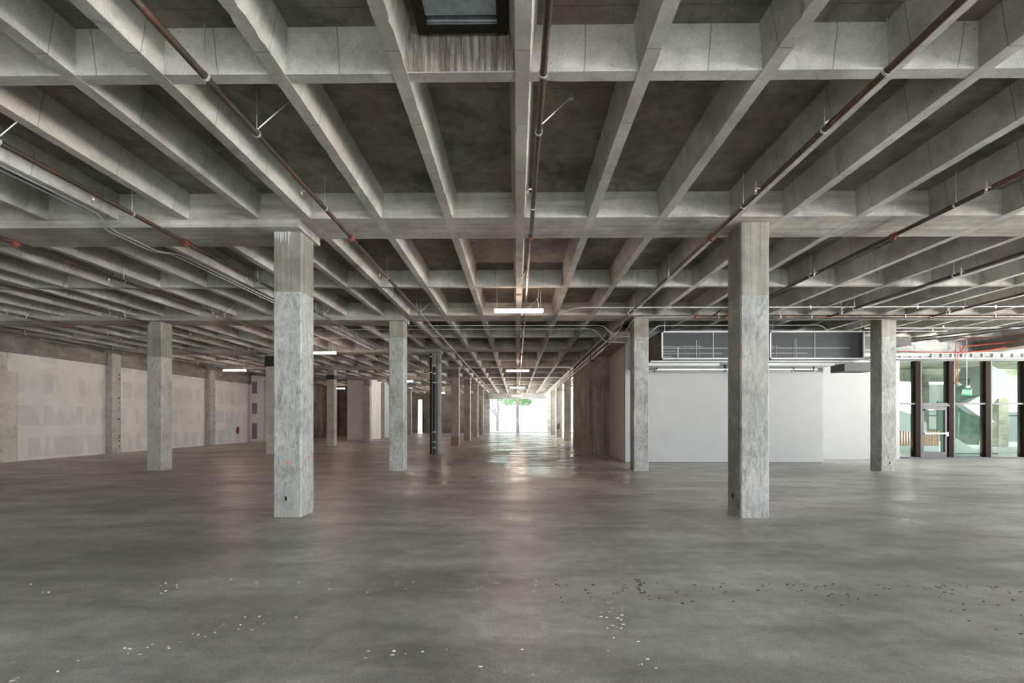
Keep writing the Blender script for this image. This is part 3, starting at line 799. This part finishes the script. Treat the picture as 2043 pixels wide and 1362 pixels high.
tc.materials.append(M['exit_text']); tmp = bpy.data.objects.new('lettering_outline', tc); C.objects.link(tmp); bpy.context.view_layer.update()
me = bpy.data.meshes.new_from_object(tmp.evaluated_get(bpy.context.evaluated_depsgraph_get())); bpy.data.objects.remove(tmp)
to = bpy.data.objects.new('lettering', me); C.objects.link(to); to.parent = pl
to.location = (0, -.015, 0); to.rotation_euler = (math.pi/2, 0, 0)

# red drop pipes
rp = empty('alarm_drop', (16.72, 17.5, 0)); tag(rp, 'pair of red pipes dropping from the ceiling to a fire alarm strobe', 'alarm pipe')
MB().bend([(1.9,-1.2,4.60),(.35,-.2,4.60),(-.02,0,4.55),(-.03,0,2.98)], .013, 8, .2).build('red_pipe', M['redpipe'], rp, smooth=True)
MB().bend([(.05,0,2.98),(.05,0,4.05),(.18,-.05,4.17)], .013, 8, .1).build('red_pipe', M['redpipe'], rp, smooth=True)
MB().box(-.09,.11,-.04,.04,2.93,2.98).build('mount_plate', M['rust'], rp)
MB().tube([(.05,-.02,2.93),(.10,-.06,2.84)], [.03,.075], 10).build('strobe', M['white'], rp, smooth=True)
rv = MB().bend([(3.2,-2.2,4.5),(.9,-.3,4.37),(.28,0,4.34),(.22,0,4.12),(.25,0,4.1),(1.0,-.2,4.15),(2.6,-1.0,4.5)], .028, 8, .1)
rv.box(.17,.27,-.04,.04,4.16,4.2); rv.box(.15,.2,-.03,.03,4.24,4.28)
o = rv.build('red_riser', M['redpipe'], loc=None, smooth=True); o.location = (16.72, 17.5, 0); tag(o, 'thick red branch pipe with a valve bending beside the alarm pipes', 'alarm pipe')
o = MB().bend([(-2.0,.2,3.98+.2),(-.6,.1,4.12),(.2,0,4.1)], .02, 8, .1).build('red_branch', M['redpipe'], smooth=True); o.location = (16.72,17.5,0)
tag(o, 'thin red branch pipe running low along the stud track', 'alarm pipe')

# ------------------------------------------------------------------ duct boxes
def duct_box(x0, x1, lab, bars):
    o = empty('duct_box', (x0, 14.5, 0)); tag(o, lab, 'duct box', 'hung duct boxes at the white wall')
    z0, z1, y1 = 3.46, 4.36, 1.85; W = x1-x0; t = .045
    sh = MB(); sh.box(0, W, .06, y1, z1-.03, z1); sh.box(0, W, .06, y1, z0, z0+.03); sh.box(0, .03, .06, y1, z0, z1); sh.box(W-.03, W, .06, y1, z0, z1)
    sh.build('casing', M['spandrel'], o)
    fr = MB(); fr.box(0, W, 0, .06, z1-t, z1); fr.box(0, W, 0, .06, z0, z0+t); fr.box(0, t, 0, .06, z0, z1); fr.box(W-t, W, 0, .06, z0, z1)
    fr.build('face_frame', M['galvwhite'], o)
    MB().box(t, W-t, .05, .07, z0+t, z1-t).build('liner_panel', M['liner'], o)
    for (a, b, c, d, th) in bars:  # thin pale bars across the dark panel
        if a == 'h': MB().box(c*W, d*W, .03, .042, z0+b*.9-th, z0+b*.9+th).build('pale_bar', M['galvwhite'], o)
        else: MB().box(b*W-th, b*W+th, .03, .042, z0+c*.9, z0+d*.9).build('pale_bar', M['galvwhite'], o)
    fl = MB(); fl.box(-.3 if x0 < 6 else 0, W-.2, .15, 1.8, z0-.06, z0-.02); fl.box(-.3 if x0 < 6 else 0, W-.6, .5, 1.85, z0-.14, z0-.06)
    fl.build('bottom_flange', M['galvwhite'], o)
    for s in (.1, W-.1):
        MB().tube([(s, .02, z1), (s, .02, SOF+.2)], .006, 6).build('hanger_rod', M['galv'], o)
    return o
duct_box(4.60, 7.25, 'dark-lined duct box hung beside the pale column at the white wall corner',
         [('h', .40, .02, .98, .007), ('h', .22, .02, .72, .005), ('h', .45, .02, .5, .004), ('h', .30, .02, .2, .003), ('h', .10, .02, .12, .003), ('v', .62, .05, .95, .008), ('v', .42, .05, .7, .004), ('v', .45, .05, .66, .004), ('v', .2, .06, .45, .014), ('v', .28, .06, .5, .003)])
duct_box(8.02, 11.0, 'dark-lined duct box hung beside the glass-side column, with a free end',
         [('h', .40, .01, .85, .007), ('h', .22, .01, .40, .005), ('h', .45, .01, .1, .003), ('v', .48, .06, .93, .007), ('v', .26, .05, .7, .004), ('v', .28, .05, .72, .005), ('v', .07, .05, .55, .003)])
o = MB().tube([(4.05, 15.6, 3.26),(10.2, 15.6, 3.26)], .06, 14).build('round_duct', M['galv'], smooth=True)
tag(o, 'long shiny round duct hung under the duct boxes', 'duct')
for x in (4.7, 7.1, 9.4): MB().box(x-.012, x+.012, 15.53, 15.67, 3.18, 3.45).build('strap', M['steel'], o)
o = conduit([(3.7,15.0,3.20),(4.6,15.0,3.20),(4.65,15.0,3.28)], 'short dark pipe stub under the end of the first duct box', .02, 'steel')
o = conduit([(9.15,15.2,3.16),(9.85,15.2,3.16),(9.85,15.2,3.36)], 'small pipe elbow hanging under the second duct box', .022, 'steel', rad=.04)
MB().tube([(9.13,15.2,3.16),(9.17,15.2,3.16)], .05, 10).build('flange', M['galvwhite'], o)
o = MB().box(11.3-.15, 12.2, 15.6, 16.3, 3.2, 3.52).build('vent_box', M['steel']); tag(o, 'small grey vent box between the second duct box and the column', 'vent box')
MB().box(11.1, 12.2, 15.55, 15.6, 3.5, 3.54).build('top_lip', M['galvwhite'], o)
o = MB().tube([(11.0, 16.2, 3.85),(14.5, 16.2, 3.85)], .07, 14).build('round_duct', M['galvwhite'], smooth=True); tag(o, 'pale round duct passing behind the column by the glass wall', 'duct')
MB().box(12.1, 12.14, 16.1, 16.3, 3.75, 4.6).build('strap', M['steel'], o)
o = MB().box(10.95, 14.0, 16.3, 17.2, 4.2, 4.45).build('flat_duct', M['steel']); tag(o, 'flat pale duct high behind the column by the glass wall', 'duct')
MB().box(10.9, 14.05, 16.28, 16.3, 4.18, 4.2).build('seam_lip', M['steel'], o)

# ------------------------------------------------------------------ pipes on the piped columns
def drain(x, y, z0, z1, r, mat, lab, clamps, mid=None):
    o = empty('drain_pipe', (x, y, 0)); tag(o, lab, 'pipe')
    MB().tube([(0,0,z0),(0,0,z1)], r, 12).build('pipe_run', M[mat], o, smooth=True)
    for z in clamps: MB().tube([(0,0,z-.025),(0,0,z+.025)], r+.012, 12).build('clamp', M['galvwhite'], o, smooth=True)
    return o
yA = rowy(3)
drain(LA-.18, yA-.06, .0, 4.50, .045, 'mull_dark', 'dark drain pipe on the outer edge of the piped column front', (4.35, 3.65))
drain(LA-.03, yA-.07, .0, 3.9, .055, 'black', 'thick black drain pipe in the middle of the piped column front', (3.6, 3.2, 1.0, .55, .3))
drain(LA+.10, yA-.04, .0, 4.45, .022, 'steel', 'thin grey pipe on the aisle edge of the piped column front', (3.2,))
drain(LA-.05, rowy(7)-.05, .0, 3.5, .04, 'steel', 'grey pipe on the front of the last piped aisle column', (1.3, 3.3))
MB().box(-.15,.15,-.03,.03,3.3,3.7)
# ------------------------------------------------------------------ fire extinguishers
def extinguisher(x, y, z, rz, lab):
    o = empty('fire_extinguisher', (x, y, z), rz); tag(o, lab, 'fire extinguisher', 'fire extinguishers')
    MB().tube([(0,0,0),(0,0,.02),(0,0,.36),(0,0,.41),(0,0,.43)], [.06,.075,.075,.045,.02], 14).build('cylinder_body', M['red'], o, smooth=True)
    MB().box(-.015,.05,-.012,.012,.43,.47).build('handle', M['black'], o)
    MB().bend([(.02,0,.45),(.10,0,.42),(.10,0,.12)], .012, 8, .05).build('hose', M['black'], o, smooth=True)
    return o
extinguisher(XW+.12, 29.9, .62, math.pi/2, 'red fire extinguisher mounted on the drywall panel near the purple patches')
extinguisher(LB-.02, rowy(6)-.08, .75, 0, 'red fire extinguisher on the far column next to the bright gap')

sun = bpy.data.lights.new('sun', 'SUN'); sun.energy = 42; sun.angle = math.radians(1); sun.color = (1, .96, .9)
so = bpy.data.objects.new('sun', sun); C.objects.link(so)
so.rotation_euler = Vector((.80, .04, .74)).to_track_quat('Z', 'Y').to_euler()
# ------------------------------------------------------------------ camera, world, render settings
cam = bpy.data.cameras.new('camera'); co = bpy.data.objects.new('camera', cam); C.objects.link(co)
co.location = (0, 0, EYE); co.rotation_euler = (math.pi/2, 0, .0105)
cam.sensor_width = 36; cam.lens = 36*908/2043; cam.shift_x = 0; cam.shift_y = 156/2043
cam.clip_start = .05; cam.clip_end = 300
S.camera = co

w = bpy.data.worlds.new('sky'); S.world = w; w.use_nodes = True
nt = w.node_tree; bg = nt.nodes['Background']
tcn = nt.nodes.new('ShaderNodeTexCoord'); sp = nt.nodes.new('ShaderNodeSeparateXYZ'); nt.links.new(tcn.outputs['Generated'], sp.inputs[0])
mp = nt.nodes.new('ShaderNodeMapRange'); nt.links.new(sp.outputs[0], mp.inputs[0])
mp.inputs[1].default_value = -.2; mp.inputs[2].default_value = .9; mp.inputs[3].default_value = .8; mp.inputs[4].default_value = 2.2
my = nt.nodes.new('ShaderNodeMapRange'); nt.links.new(sp.outputs[1], my.inputs[0])
my.inputs[1].default_value = -.8; my.inputs[2].default_value = .8; my.inputs[3].default_value = 1.7; my.inputs[4].default_value = 2.6
mm = nt.nodes.new('ShaderNodeMath'); mm.operation = 'MULTIPLY'; nt.links.new(mp.outputs[0], mm.inputs[0]); nt.links.new(my.outputs[0], mm.inputs[1])
nt.links.new(mm.outputs[0], bg.inputs['Strength']); bg.inputs['Color'].default_value = (.93, .97, 1., 1)

S.cycles.use_denoising = True
S.cycles.max_bounces = 10; S.cycles.diffuse_bounces = 6; S.cycles.transparent_max_bounces = 16
S.cycles.sample_clamp_indirect = 8
S.view_settings.view_transform = 'Standard'; S.view_settings.look = 'None'; S.view_settings.gamma = 1
S.view_settings.use_curve_mapping = False
S.view_settings.exposure = 2.02
